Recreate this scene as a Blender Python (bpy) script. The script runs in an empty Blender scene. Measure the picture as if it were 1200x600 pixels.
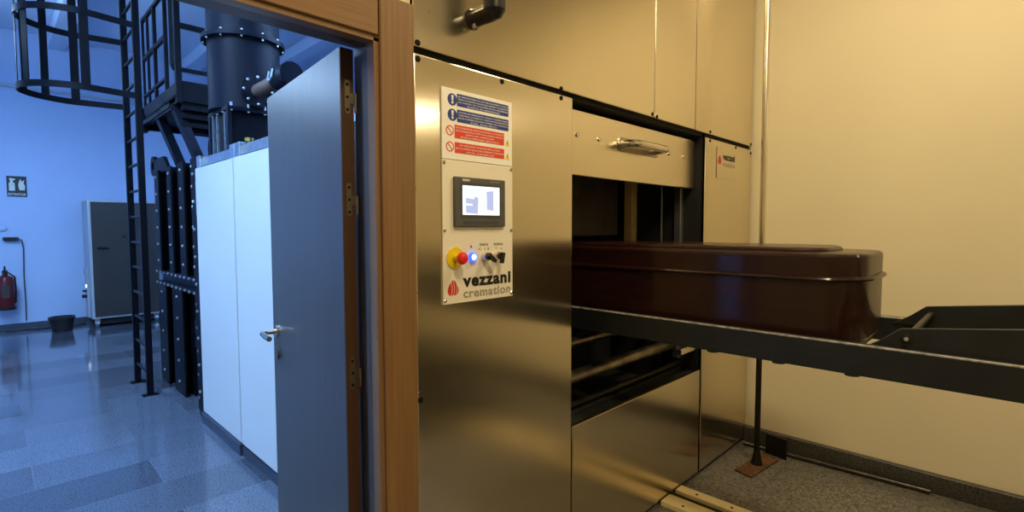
import bpy, bmesh, math, random
from mathutils import Vector, Matrix
random.seed(7)
PI = math.pi
col = bpy.context.scene.collection
scn = bpy.context.scene

# ------------------------------------------------------------------ helpers
class MB:
    """collects shapes (world coordinates) and links them as ONE mesh object"""
    def __init__(s): s.bm = bmesh.new()
    def box(s, a, b, bev=0.0, seg=1):
        x0, y0, z0 = [min(p, q) for p, q in zip(a, b)]; x1, y1, z1 = [max(p, q) for p, q in zip(a, b)]
        return s.prism([(x0, y0), (x1, y0), (x1, y1), (x0, y1)], z0, z1, bev=bev, seg=seg)
    def prism(s, pts, z0, z1, bev=0.0, seg=1, M=None):
        t = bmesh.new()
        lo = [t.verts.new((p[0], p[1], z0)) for p in pts]; hi = [t.verts.new((p[0], p[1], z1)) for p in pts]
        n = len(pts)
        t.faces.new(lo[::-1]); t.faces.new(hi)
        for i in range(n): t.faces.new((lo[i], lo[(i+1) % n], hi[(i+1) % n], hi[i]))
        bmesh.ops.recalc_face_normals(t, faces=t.faces)
        if bev: bmesh.ops.bevel(t, geom=list(t.edges), offset=bev, segments=seg, affect='EDGES', profile=0.5)
        if M is not None: bmesh.ops.transform(t, matrix=M, verts=t.verts)
        s._join(t); return s
    def _join(s, t):
        me = bpy.data.meshes.new('tmp'); t.to_mesh(me); t.free(); s.bm.from_mesh(me); bpy.data.meshes.remove(me)
    def polyx(s, pts, x0, x1, bev=0.0):     # pts (y,z), extruded along X
        M = Matrix(((0, 0, 1, 0), (1, 0, 0, 0), (0, 1, 0, 0), (0, 0, 0, 1)))
        return s.prism(pts, x0, x1, bev, 1, M)
    def polyy(s, pts, y0, y1, bev=0.0):     # pts (x,z), extruded along Y
        M = Matrix(((1, 0, 0, 0), (0, 0, 1, 0), (0, 1, 0, 0), (0, 0, 0, 1)))
        return s.prism(pts, y0, y1, bev, 1, M)
    def cyl(s, p, q, r, r2=None, n=20, caps=True):
        p = Vector(p); q = Vector(q); d = q-p; r2 = r if r2 is None else r2
        t = bmesh.new()
        bmesh.ops.create_cone(t, cap_ends=caps, cap_tris=False, segments=n, radius1=r, radius2=r2, depth=d.length)
        M = Matrix.Translation((p+q)/2) @ d.to_track_quat('Z', 'Y').to_matrix().to_4x4()
        bmesh.ops.transform(t, matrix=M, verts=t.verts); s._join(t); return s
    def bar(s, p, q, w, h, up=(0, 0, 1)):   # rectangular bar
        p = Vector(p); q = Vector(q); d = (q-p).normalized(); u = Vector(up)
        sd = d.cross(u).normalized(); u = sd.cross(d)
        t = bmesh.new(); vs = []
        for P in (p, q):
            vs.append([t.verts.new(P+sd*a*w/2+u*b*h/2) for a, b in ((-1, -1), (1, -1), (1, 1), (-1, 1))])
        t.faces.new(vs[0][::-1]); t.faces.new(vs[1])
        for i in range(4): t.faces.new((vs[0][i], vs[0][(i+1) % 4], vs[1][(i+1) % 4], vs[1][i]))
        bmesh.ops.recalc_face_normals(t, faces=t.faces); s._join(t); return s
    def tube(s, pts, r, n=10, closed=False, taper=None):
        pts = [Vector(p) for p in pts]; t = bmesh.new(); rings = []; N = len(pts)
        prev = None
        for i, p in enumerate(pts):
            a = pts[(i-1) % N] if (closed or i > 0) else p; b = pts[(i+1) % N] if (closed or i < N-1) else p
            d = (b-a).normalized()
            if prev is None: u = d.orthogonal().normalized()
            else: u = (prev-d*prev.dot(d)).normalized()
            prev = u; v = d.cross(u)
            rr = r if taper is None else taper[i]
            rings.append([t.verts.new(p+(u*math.cos(2*PI*k/n)+v*math.sin(2*PI*k/n))*rr) for k in range(n)])
        for i in range(N if closed else N-1):
            A = rings[i]; B = rings[(i+1) % N]
            for k in range(n): t.faces.new((A[k], A[(k+1) % n], B[(k+1) % n], B[k]))
        if not closed: t.faces.new(rings[0][::-1]); t.faces.new(rings[-1])
        bmesh.ops.recalc_face_normals(t, faces=t.faces); s._join(t); return s
    def strip(s, pts, w, th, closed=False, axis=(0, 0, 1)):   # flat bar following a path; width along axis
        pts = [Vector(p) for p in pts]; ax = Vector(axis); t = bmesh.new(); R = []; N = len(pts)
        for i, p in enumerate(pts):
            a = pts[(i-1) % N] if (closed or i > 0) else p; b = pts[(i+1) % N] if (closed or i < N-1) else p
            d = (b-a).normalized(); sd = d.cross(ax).normalized()
            R.append([t.verts.new(p+ax*w/2*i1+sd*th/2*i2) for i1, i2 in ((-1, -1), (1, -1), (1, 1), (-1, 1))])
        for i in range(N if closed else N-1):
            A = R[i]; B = R[(i+1) % N]
            for k in range(4): t.faces.new((A[k], A[(k+1) % 4], B[(k+1) % 4], B[k]))
        if not closed: t.faces.new(R[0][::-1]); t.faces.new(R[-1])
        bmesh.ops.recalc_face_normals(t, faces=t.faces); s._join(t); return s
    def lathe(s, prof, c, axis=(0, 0, 1), n=24):  # prof (r, h)
        t = bmesh.new(); rings = []
        for r, h in prof:
            rings.append([t.verts.new((r*math.cos(2*PI*k/n), r*math.sin(2*PI*k/n), h)) for k in range(n)])
        for A, B in zip(rings, rings[1:]):
            for k in range(n): t.faces.new((A[k], A[(k+1) % n], B[(k+1) % n], B[k]))
        t.faces.new(rings[0][::-1]); t.faces.new(rings[-1])
        bmesh.ops.remove_doubles(t, verts=t.verts, dist=1e-6)
        bmesh.ops.recalc_face_normals(t, faces=t.faces)
        M = Matrix.Translation(Vector(c)) @ Vector(axis).to_track_quat('Z', 'Y').to_matrix().to_4x4()
        bmesh.ops.transform(t, matrix=M, verts=t.verts); s._join(t); return s
    def rot(s, ang, pivot, axis='Z'):
        p = Vector(pivot)
        bmesh.ops.transform(s.bm, matrix=Matrix.Translation(p) @ Matrix.Rotation(ang, 4, axis) @ Matrix.Translation(-p), verts=s.bm.verts); return s
    def build(s, name, mat, parent=None, smooth=True, origin=None):
        bm = s.bm
        if parent is not None: org = Vector(parent['_o'])
        elif origin is not None: org = Vector(origin)
        else:
            xs = [v.co for v in bm.verts]
            mn = [min(v[i] for v in xs) for i in range(3)]; mx = [max(v[i] for v in xs) for i in range(3)]
            org = Vector(((mn[0]+mx[0])/2, (mn[1]+mx[1])/2, mn[2]))
        bmesh.ops.translate(bm, vec=-org, verts=bm.verts)
        if smooth:
            for f in bm.faces: f.smooth = True
            for e in bm.edges:
                if len(e.link_faces) == 2 and e.calc_face_angle(0) > math.radians(20.5): e.smooth = False
        me = bpy.data.meshes.new(name); bm.to_mesh(me); bm.free()
        me.materials.append(mat)
        o = bpy.data.objects.new(name, me); col.objects.link(o)
        o['_o'] = tuple(org)
        if parent is not None: o.parent = parent
        else: o.location = org
        return o

def tag(o, label, cat, group=None):
    o['label'] = label; o['category'] = cat
    if group: o['group'] = group
    return o
def thing(name, loc, label, cat, group=None):
    o = bpy.data.objects.new(name, None); col.objects.link(o); o.location = loc; o['_o'] = tuple(loc)
    o.empty_display_size = 0.1
    return tag(o, label, cat, group)
def struct(o): o['kind'] = 'structure'; return o
def put(src, parent, pos, first):
    """place src (modelled round the world origin) or a copy of it at world pos under parent"""
    o = src if first else src.copy()
    if not first: col.objects.link(o)
    o.parent = parent; o.location = Vector(pos)-Vector(parent['_o']); o['_o'] = parent['_o']
    return o

# ------------------------------------------------------------------ materials
def nt(name):
    m = bpy.data.materials.new(name); m.use_nodes = True; t = m.node_tree
    return m, t, t.nodes['Principled BSDF']
def N(t, kind, **kw):
    n = t.nodes.new(kind)
    for k, v in kw.items():
        if k in n.inputs: n.inputs[k].default_value = v
        else: setattr(n, k, v)
    return n
def coords(t, scale=(1, 1, 1), space='Object'):
    tc = N(t, 'ShaderNodeTexCoord'); mp = N(t, 'ShaderNodeMapping'); mp.inputs['Scale'].default_value = scale
    t.links.new(tc.outputs[space], mp.inputs['Vector']); return mp.outputs['Vector']
def ramp(t, fac, stops):
    r = N(t, 'ShaderNodeValToRGB'); e = r.color_ramp.elements
    e[0].position, e[0].color = stops[0][0], (*stops[0][1], 1); e[1].position, e[1].color = stops[1][0], (*stops[1][1], 1)
    for p, c in stops[2:]:
        q = e.new(p); q.color = (*c, 1)
    t.links.new(fac, r.inputs['Fac']); return r.outputs['Color']
def noise(t, vec, scale, detail=3, rough=0.5):
    n = N(t, 'ShaderNodeTexNoise'); n.inputs['Scale'].default_value = scale; n.inputs['Detail'].default_value = detail
    n.inputs['Roughness'].default_value = rough; t.links.new(vec, n.inputs['Vector']); return n.outputs['Fac']
def bump(t, b, h, strength=.1, dist=.01):
    n = N(t, 'ShaderNodeBump'); n.inputs['Strength'].default_value = strength; n.inputs['Distance'].default_value = dist
    t.links.new(h, n.inputs['Height']); t.links.new(n.outputs['Normal'], b.inputs['Normal'])
def mix(t, fac, a, b):
    n = N(t, 'ShaderNodeMix'); n.data_type = 'RGBA'
    if isinstance(fac, float): n.inputs[0].default_value = fac
    else: t.links.new(fac, n.inputs[0])
    for i, c in ((6, a), (7, b)):
        if isinstance(c, tuple): n.inputs[i].default_value = (*c, 1)
        else: t.links.new(c, n.inputs[i])
    return n.outputs[2]
def plain(name, c, rough=.5, metal=0., var=.12, scale=14., spec=.5, bmp=.0, coat=0.):
    m, t, b = nt(name)
    v = coords(t); f = noise(t, v, scale, 4)
    t.links.new(ramp(t, f, [(.3, tuple(x*(1-var) for x in c)), (.7, tuple(min(1, x*(1+var)) for x in c))]), b.inputs['Base Color'])
    b.inputs['Roughness'].default_value = rough; b.inputs['Metallic'].default_value = metal
    b.inputs['Specular IOR Level'].default_value = spec; b.inputs['Coat Weight'].default_value = coat
    if bmp: bump(t, b, noise(t, v, scale*6, 3), bmp, .004)
    return m
def emit(name, c, s):
    m, t, b = nt(name); b.inputs['Base Color'].default_value = (*c, 1)
    b.inputs['Emission Color'].default_value = (*c, 1); b.inputs['Emission Strength'].default_value = s; return m
def brushed(name, c, rough, aniso=.75, grain=.05, wav=.0):
    m, t, b = nt(name)
    v = coords(t, (260, 260, 3)); g = noise(t, v, 1.0, 2)
    v2 = coords(t, (1.6, 1.6, 1.2)); g2 = noise(t, v2, 1.5, 1)
    base = mix(t, g, tuple(x*.965 for x in c), tuple(min(1, x*1.03) for x in c))
    t.links.new(mix(t, g2, base, tuple(x*.90 for x in c)), b.inputs['Base Color'])
    b.inputs['Metallic'].default_value = 1
    rr = N(t, 'ShaderNodeMapRange'); rr.inputs['To Min'].default_value = rough*.88; rr.inputs['To Max'].default_value = rough*1.15
    t.links.new(g2, rr.inputs['Value']); t.links.new(rr.outputs['Result'], b.inputs['Roughness'])
    b.inputs['Anisotropic'].default_value = aniso
    tg = N(t, 'ShaderNodeCombineXYZ'); tg.inputs[0].default_value = 1.0
    t.links.new(tg.outputs[0], b.inputs['Tangent'])
    if wav: bump(t, b, noise(t, coords(t, (1, 1, 1.3)), 1.7, 1), wav, .1)
    return m
def wood(name, c0, c1, rough, axis='Z', fine=60., coat=0.):
    m, t, b = nt(name)
    sc = {'Z': (fine, fine, 2.2), 'X': (2.2, fine, fine), 'Y': (fine, 2.2, fine)}[axis]
    v = coords(t, sc); f = noise(t, v, 1.0, 5, .65)
    v2 = coords(t, tuple(x*.16 for x in sc)); f2 = noise(t, v2, 1.2, 4)
    a = ramp(t, f, [(.32, c0), (.68, c1)])
    t.links.new(mix(t, f2, a, tuple((x+y)/2*.8 for x, y in zip(c0, c1))), b.inputs['Base Color'])
    b.inputs['Roughness'].default_value = rough; b.inputs['Coat Weight'].default_value = coat; b.inputs['Coat Roughness'].default_value = .12
    bump(t, b, f, .12, .002); return m
def granite(name, dark, light, rough, tile, squash=1, rowmix=.16, joint=None, bmp=0.02, fine=260.):
    m, t, b = nt(name)
    v = coords(t, (1, 1, 1)); s = noise(t, v, fine, 3, .7); s2 = noise(t, v, fine*.35, 2, .6)
    a = ramp(t, s, [(.36, dark), (.64, light)])
    a = mix(t, ramp(t, s2, [(.55, (0, 0, 0)), (.7, (.35,)*3)]), a, tuple(x*.7 for x in dark))
    br = N(t, 'ShaderNodeTexBrick'); t.links.new(v, br.inputs['Vector'])
    br.offset = .43; br.squash = squash
    br.inputs['Scale'].default_value = 1; br.inputs['Brick Width'].default_value = tile[0]; br.inputs['Row Height'].default_value = tile[1]
    br.inputs['Mortar Size'].default_value = .0022; br.inputs['Color1'].default_value = (1-rowmix,)*3+(1,); br.inputs['Color2'].default_value = (1+rowmix,)*3+(1,)
    j = joint or .6; br.inputs['Mortar'].default_value = (j, j, j, 1)
    mm = N(t, 'ShaderNodeMix'); mm.data_type = 'RGBA'; mm.blend_type = 'MULTIPLY'; mm.inputs[0].default_value = 1
    t.links.new(a, mm.inputs[6]); t.links.new(br.outputs['Color'], mm.inputs[7])
    t.links.new(mm.outputs[2], b.inputs['Base Color'])
    w = noise(t, coords(t, (.7, .7, .7)), 2.3, 3)
    rr = N(t, 'ShaderNodeMapRange'); rr.inputs['To Min'].default_value = rough*.75; rr.inputs['To Max'].default_value = rough*1.3
    t.links.new(w, rr.inputs['Value']); t.links.new(rr.outputs['Result'], b.inputs['Roughness'])
    bump(t, b, noise(t, v, 3.0, 2), bmp, .02)
    return m

M = {}
M['steel'] = brushed('brushed_stainless', (.80, .72, .56), .19, .9)
M['steel_edge'] = plain('steel_edge', (.8, .74, .62), .25, 1, .05)
M['chrome'] = plain('polished_steel', (.66, .62, .55), .2, 1, .06)
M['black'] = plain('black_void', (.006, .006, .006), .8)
M['blackpl'] = plain('black_plastic', (.012, .012, .013), .32)
M['rubber'] = plain('black_rubber', (.01, .01, .01), .55)
M['bolt_dark'] = plain('dark_bolt', (.006, .005, .005), .7, 0, .1, 14, .15)
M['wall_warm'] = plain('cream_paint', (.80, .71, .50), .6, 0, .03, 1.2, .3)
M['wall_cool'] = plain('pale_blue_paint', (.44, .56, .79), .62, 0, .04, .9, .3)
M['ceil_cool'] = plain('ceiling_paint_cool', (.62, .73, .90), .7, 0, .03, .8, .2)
M['ceil_warm'] = plain('ceiling_paint_warm', (.8, .76, .66), .7, 0, .03, .8, .2)
M['stone_base'] = granite('granite_skirting', (.022, .021, .02), (.12, .112, .10), .4, (9, 9), fine=95.)
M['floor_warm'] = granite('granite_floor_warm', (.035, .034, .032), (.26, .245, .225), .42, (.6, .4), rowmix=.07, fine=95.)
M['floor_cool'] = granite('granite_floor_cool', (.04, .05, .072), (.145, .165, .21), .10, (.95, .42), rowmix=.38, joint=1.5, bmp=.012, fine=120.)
M['wood_z'] = wood('oak_casing_upright', (.16, .078, .028), (.31, .168, .066), .42, 'Z', 130.)
M['wood_x'] = wood('oak_casing_level', (.16, .078, .028), (.31, .168, .066), .42, 'X', 130.)
M['leaf'] = wood('grey_oak_veneer', (.062, .055, .049), (.105, .094, .083), .36, 'Z', 75.)
M['leaf_edge'] = wood('oak_leaf_edge', (.05, .021, .008), (.10, .044, .016), .45, 'Z')
M['mahogany'] = wood('lacquered_mahogany', (.010, .0028, .0018), (.034, .0080, .0042), .5, 'Y', 22., coat=.5)
M['mahogany'].node_tree.nodes['Principled BSDF'].inputs['Specular IOR Level'].default_value = .15
M['trolley'] = plain('charcoal_paint', (.014, .016, .0165), .45, 0, .25, 9, .35, .05)
M['trolley_worn'] = plain('worn_edge_steel', (.34, .32, .28), .45, .1, .55, 45)
M['brass'] = plain('cream_rail_paint', (.88, .74, .44), .33, .1, .06, 6)
M['rust'] = plain('rusty_plate', (.13, .062, .028), .75, .2, .55, 28)
M['iron'] = plain('dark_iron', (.028, .024, .021), .42, .7, .3, 22)
M['darkblue'] = plain('dark_machine_paint', (.004, .0045, .008), .48, 0, .25, 10, .13)
M['flue'] = plain('flue_paint', (.0065, .008, .017), .5, 0, .2, 6, .18)
M['pipe_warm_lit'] = plain('warm_lit_pipe_paint', (.16, .10, .07), .4, 0, .2, 8)  # brown stands for warm front-room light falling on the branch pipe
M['handle_plate'] = plain('handle_plate_steel', (.40, .35, .27), .3, 1, .06)
M['bar'] = plain('bare_bar_steel', (.10, .09, .075), .32, .9, .25, 20)
M['galv'] = plain('galvanised', (.55, .60, .66), .3, .9, .2, 30)
M['boltlight'] = plain('zinc_bolt', (.62, .66, .72), .3, .8, .1)
M['white_panel'] = plain('white_enamel', (.78, .76, .72), .35, 0, .015, 1.5)
M['plinth'] = plain('dark_plinth', (.05, .06, .085), .45)
M['cab'] = plain('dull_cabinet_steel', (.055, .052, .05), .42, .4, .08, 4)
M['cab_side'] = plain('cabinet_side_paint', (.42, .45, .5), .5, .2, .06, 4)
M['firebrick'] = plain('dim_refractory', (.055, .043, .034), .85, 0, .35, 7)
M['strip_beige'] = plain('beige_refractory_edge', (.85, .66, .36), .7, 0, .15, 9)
M['guide'] = plain('guide_steel', (.22, .235, .24), .35, .8, .2, 14)
M['roller'] = plain('roller_steel', (.30, .26, .20), .42, 1, .4, 9)
M['plate'] = plain('control_plate', (.86, .80, .66), .42, .1, .02, 3)
M['sign_white'] = plain('sign_white', (.92, .89, .82), .45, 0, .02, 3)
M['sign_blue'] = plain('sign_blue', (.018, .045, .26), .4, 0, .04)
M['sign_red'] = plain('sign_red', (.72, .055, .022), .4, 0, .04)
M['sign_yellow'] = plain('sign_yellow', (.85, .66, .05), .4, 0, .04)
M['ink'] = plain('black_ink', (.01, .01, .01), .5)
M['ink_grey'] = plain('grey_ink', (.36, .31, .24), .5)
M['ink_white'] = plain('white_ink', (.85, .84, .8), .5)
M['ink_red'] = plain('red_ink', (.55, .03, .02), .4)
M['bezel'] = plain('screen_bezel', (.085, .082, .078), .42)
M['bezel_lip'] = plain('screen_bezel_inner', (.05, .055, .065), .35)
M['screen_bg'] = emit('lit_screen_white', (.78, .86, 1.0), .95)
M['screen_mid'] = emit('lit_screen_blue', (.34, .42, .78), .75)
M['screen_pale'] = emit('lit_screen_pale', (.58, .74, .98), .85)
M['lamp_blue'] = emit('lit_blue_ring', (.03, .09, 1.0), 2.2)
M['lamp_white'] = emit('lit_lamp_core', (.85, .93, 1.0), 4.0)
M['estop_red'] = plain('red_plastic', (.75, .02, .015), .3, 0, .03, coat=.3)
M['estop_yellow'] = plain('yellow_plastic', (.80, .60, .01), .4, 0, .03)
M['ext_red'] = plain('extinguisher_red', (.12, .008, .009), .3, 0, .05)
M['sign_dark'] = plain('dim_sign', (.02, .018, .02), .5)
M['sign_pale'] = plain('dim_sign_white', (.7, .72, .66), .5)
M['brassy'] = plain('brass_fitting', (.55, .4, .12), .3, 1)
M['hinge'] = plain('hinge_steel', (.27, .23, .16), .4, 1)
M['cable'] = plain('grey_cable', (.05, .055, .07), .5)
M['indicator'] = emit('white_indicator', (.85, .92, 1.0), 6)
M['lampglow'] = emit('warm_diffuser', (1.0, .84, .56), 38)
M['lampglow_cool'] = emit('cool_diffuser', (.6, .78, 1.0), 5)

FY = 1.329           # front plane of the furnace facing
CW = 3.71            # right wall
# ------------------------------------------------------------------ room shell
def sbox(name, a, b, m): return struct(MB().box(a, b).build(name, m, smooth=False))
sbox('floor_front', (-2.6, -4.2, -.1), (3.85, 1.39, 0), M['floor_warm'])
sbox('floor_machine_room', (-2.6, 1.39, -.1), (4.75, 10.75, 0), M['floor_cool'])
sbox('ceiling_front', (-2.6, -4.2, 3.7), (3.85, 1.45, 3.8), M['ceil_warm'])
sbox('ceiling_machine_room', (-2.6, 1.45, 4.4), (4.75, 10.75, 4.5), M['ceil_cool'])
sbox('wall_right', (CW, -4.2, 0), (3.85, 1.45, 3.7), M['wall_warm'])
sbox('wall_rear', (-2.6, -4.3, 0), (3.85, -4.2, 3.7), M['wall_warm'])
sbox('wall_left', (-2.7, -4.2, 0), (-2.6, 1.345, 3.7), M['wall_warm'])
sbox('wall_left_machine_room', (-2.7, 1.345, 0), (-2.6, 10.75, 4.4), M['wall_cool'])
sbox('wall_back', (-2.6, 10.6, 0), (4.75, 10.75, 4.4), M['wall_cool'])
sbox('wall_right_machine_room', (4.75, 1.45, 0), (4.85, 10.75, 4.4), M['wall_cool'])
w = MB(); w.box((-2.6, 1.345, 0), (-.06, 1.445, 3.7)); w.box((-.06, 1.345, 2.075), (.93, 1.445, 3.7)); w.box((.835, 1.345, 0), (.915, 1.445, 2.075))
struct(w.build('wall_door', M['wall_warm'], smooth=False))
w = MB(); w.box((-2.6, 1.45, 3.69), (4.75, 1.55, 4.4)); w.box((3.85, 1.45, 0), (4.75, 1.55, 3.69)); struct(w.build('wall_front_machine_room', M['wall_cool'], smooth=False))
b = MB(); b.box((3.668, -4.2, 0), (CW, FY-.002, .105), .002); struct(b.build('baseboard_right', M['stone_base']))
struct(MB().box((-2.6, -4.2, 0), (3.668, -4.17, .105), .002).build('baseboard_rear', M['stone_base']))
struct(MB().box((-2.6, 10.57, 0), (4.75, 10.6, .09), .002).build('baseboard_back', M['plinth']))
# beams on the machine room ceiling, conduit line on back wall
for i, x in enumerate((.83, 2.55, 3.6)):
    struct(MB().box((x-.11, 1.55, 4.22), (x+.11, 10.6, 4.4), .01).build('trim_%d' % (i+1), M['ceil_cool']))
struct(MB().box((-2.6, 10.57, 3.57), (4.75, 10.6, 3.615), .004).build('trim_4', M['cab_side']))

# door frame (casing + jambs)
c = MB()
c.box((.80, 1.312, 0), (.916, 1.345, 2.165), .003); c.box((.785, 1.322, 0), (.80, 1.36, 2.04))
struct(c.build('trim_5', M['wood_z']))
c = MB(); c.box((-.16, 1.314, 2.045), (.797, 1.345, 2.162), .003); c.box((-.06, 1.322, 2.03), (.80, 1.36, 2.045))
struct(c.build('trim_6', M['wood_x']))
c = MB(); c.box((.80, 1.345, 0), (.835, 1.46, 2.075)); c.box((.788, 1.36, 0), (.80, 1.395, 2.04)); struct(c.build('trim_7', M['leaf']))
c = MB(); c.box((-.06, 1.345, 2.045), (.80, 1.46, 2.075)); c.box((-.06, 1.36, 2.03), (.79, 1.395, 2.045)); struct(c.build('trim_8', M['leaf_edge']))
c = MB(); c.box((-.18, 1.312, 0), (-.06, 1.345, 2.04), .003); c.box((-.09, 1.345, 0), (-.06, 1.46, 2.075)); struct(c.build('trim_9', M['wood_z']))

# ------------------------------------------------------------------ door leaf
hx, hy = .745, 1.447
door = bpy.data.objects.new('door_1', None); col.objects.link(door); door.location = (hx, hy, 0); door['_o'] = (hx, hy, 0); struct(door)
door.empty_display_size = .1
ang = math.atan2(.786, .0815)-PI/2      # leaf runs along +Y turned by this angle
lw = .79
def D(mb): return mb.rot(ang, (hx, hy, 0))
lf = D(MB().box((hx, hy+.001, .01), (hx+.04, hy+lw, 2.035), .0015)).build('leaf', M['leaf'], door)
D(MB().box((hx, hy-.0025, .012), (hx+.04, hy+.001, 2.033))).build('edge_lipping', M['leaf_edge'], door)
for z in (1.89, 1.585, 1.055, .22):
    h = MB(); pts = []
    h.polyy([(hx+.014, z-.05), (hx+.026, z-.05), (hx+.028, z-.042), (hx+.028, z+.042), (hx+.026, z+.05), (hx+.014, z+.05), (hx+.012, z+.042), (hx+.012, z-.042)], hy-.0045, hy-.0025)
    h.box((hx+.028, hy-.005, z-.018), (hx+.046, hy-.003, z+.012)); h.cyl((hx+.044, hy-.007, z-.045), (hx+.044, hy-.007, z+.012), .0045)
    hg = D(h).build('hinge', M['hinge'], door)
    s = MB()
    for dz in (-.037, 0, .037): s.cyl((hx+.020, hy-.0058, z+dz), (hx+.020, hy-.0044, z+dz), .0042, n=10)
    D(s).build('hinge_screws', M['bolt_dark'], hg)
hd = MB(); hyy = hy+.725; hz = 1.075
hd.cyl((hx, hyy, hz), (hx-.010, hyy, hz), .026); 
hd.tube([(hx-.008, hyy, hz), (hx-.045, hyy, hz), (hx-.058, hyy-.006, hz), (hx-.063, hyy-.02, hz-.001), (hx-.064, hyy-.06, hz-.004), (hx-.062, hyy-.115, hz-.006)], .0105, 12)
D(hd).build('lever_handle', M['chrome'], door)
D(MB().cyl((hx, hyy, hz-.09), (hx-.008, hyy, hz-.09), .024).box((hx-.0085, hyy-.003, hz-.1), (hx-.008, hyy+.003, hz-.08))).build('lock_rose', M['leaf'], door)

# ------------------------------------------------------------------ furnace
fur = thing('cremation_furnace', (2.3, 2.9, 0), 'large brushed steel furnace with open charging hatch and white panels along its far side', 'furnace')
G = .004
def facing(x0, x1, z0, z1, y=FY, m='steel', t=.02):
    return MB().box((x0+G, y, z0+G), (x1-G, y+t, z1-G), .004, 2).build('facing_panel', M[m], fur)
ZS = 2.036
P_ctl = facing(.921, 1.711, .02, ZS)
P_ul = facing(.921, 2.375, ZS+.012, 3.69)
P_um = facing(2.375, 2.834, ZS+.012, 3.69)
P_ur = facing(2.834, 3.70, ZS+.012, 3.69)
P_lo = facing(1.711, 2.952, .02, .655)
P_r = facing(2.966, 3.70, .02, ZS-.004)
MB().cyl((2.375, FY+.001, ZS+.02), (2.375, FY+.001, 3.68), .0055, n=20).build('seam_glint_rod', M['steel_edge'], fur)  # added rod, stands in for light caught on the bevelled seam edge
# thin returns giving the panels bright folded edges
MB().box((1.7, FY+.02, .02), (1.711, 1.42, ZS)).build('hatch_reveal', M['black'], fur)
bolt0 = MB().lathe([(.0, 0), (.0095, 0), (.0095, .002), (.007, .003), (0, .003)], (0, 0, 0), (0, -1, 0), 12).build('facing_bolt', M['bolt_dark'], origin=(0, 0, 0))
bolts = [(.94, ZS+.028, P_ul), (.94, ZS-.02, P_ctl), (1.30, ZS-.017, P_ctl), (1.632, ZS+.02, P_ul), (1.632, ZS-.017, P_ctl), (2.352, ZS+.03, P_ul), (2.398, ZS+.024, P_um),
         (3.03, ZS+.03, P_ur), (3.03, ZS-.022, P_r), (3.42, ZS-.02, P_r), (3.68, ZS+.03, P_ur), (3.68, ZS-.03, P_r), (.935, .956, P_ctl)]
for i, (x, z, P) in enumerate(bolts): put(bolt0, P, (x, FY, z), i == 0)
dot0 = MB().lathe([(0, 0), (.003, 0), (.002, .002), (0, .002)], (0, 0, 0), (0, -1, 0), 10).build('rivet', M['chrome'], origin=(0, 0, 0))
for i, (x, z) in enumerate([(.9285, 1.62), (.9285, 1.30), (.9285, .98), (.9285, .70), (.985, 2.17)]): put(dot0, P_ctl if i < 4 else P_ul, (x, FY, z), i == 0)
# carcass behind the facing
f = MB()
f.box((.925, 1.352, 0), (1.70, 1.44, 3.68)); f.box((1.70, 1.352, 2.035), (2.97, 1.44, 3.68)); f.box((2.97, 1.352, 0), (3.70, 1.44, 3.68)); f.box((1.70, 1.352, 0), (2.97, 1.44, .63))
f.build('carcass', M['black'], fur, False)
# hatch interior: jambs, roof, floor, mouth wall
f = MB()
f.box((1.66, 1.44, .5), (1.70, 1.98, 2.08)); f.box((2.965, 1.352, .5), (3.0, 1.98, 2.08)); f.box((1.66, 1.44, 2.08), (3.0, 1.98, 2.10)); f.box((1.70, 1.44, .5), (2.965, 1.98, .53))
f.box((1.70, 1.96, .5), (1.84, 1.98, 2.08)); f.box((2.82, 1.96, .5), (2.965, 1.98, 2.08)); f.box((1.84, 1.96, 1.62), (2.82, 1.98, 2.08)); f.box((1.84, 1.96, .5), (2.82, 1.98, .95))
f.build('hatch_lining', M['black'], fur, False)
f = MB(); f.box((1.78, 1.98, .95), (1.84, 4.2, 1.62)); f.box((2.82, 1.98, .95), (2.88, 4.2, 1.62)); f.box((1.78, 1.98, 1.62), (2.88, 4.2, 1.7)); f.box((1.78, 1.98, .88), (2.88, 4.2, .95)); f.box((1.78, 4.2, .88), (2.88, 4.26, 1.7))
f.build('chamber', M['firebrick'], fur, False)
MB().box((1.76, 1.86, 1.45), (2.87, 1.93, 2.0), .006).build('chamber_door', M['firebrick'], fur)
MB().box((2.90, 1.775, .9), (2.962, 1.835, 2.0), .004).build('refractory_edge', M['strip_beige'], fur)
MB().cyl((2.945, 1.592, .7), (2.945, 1.592, 2.05), .009).build('guide_rod', M['guide'], fur)
MB().box((2.925, 1.455, .7), (2.962, 1.50, 2.05), .004).build('guide_channel', M['guide'], fur)
for (y, z, r) in ((1.5, .785, .032), (1.66, .895, .026)):
    MB().cyl((1.705, y, z), (2.955, y, z), r, n=18).build('cross_roller', M['roller'], fur)
MB().box((1.705, 1.44, .60), (2.955, 1.49, .645), .004).build('sill_beam', M['black'], fur)
MB().cyl((1.705, 1.47, .665), (2.955, 1.47, .665), .016, n=16).build('cross_tube', M['iron'], fur)
MB().box((2.76, 1.355, .765), (2.963, 1.395, .800), .003).build('stop_block', M['steel_edge'], fur)
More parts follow.
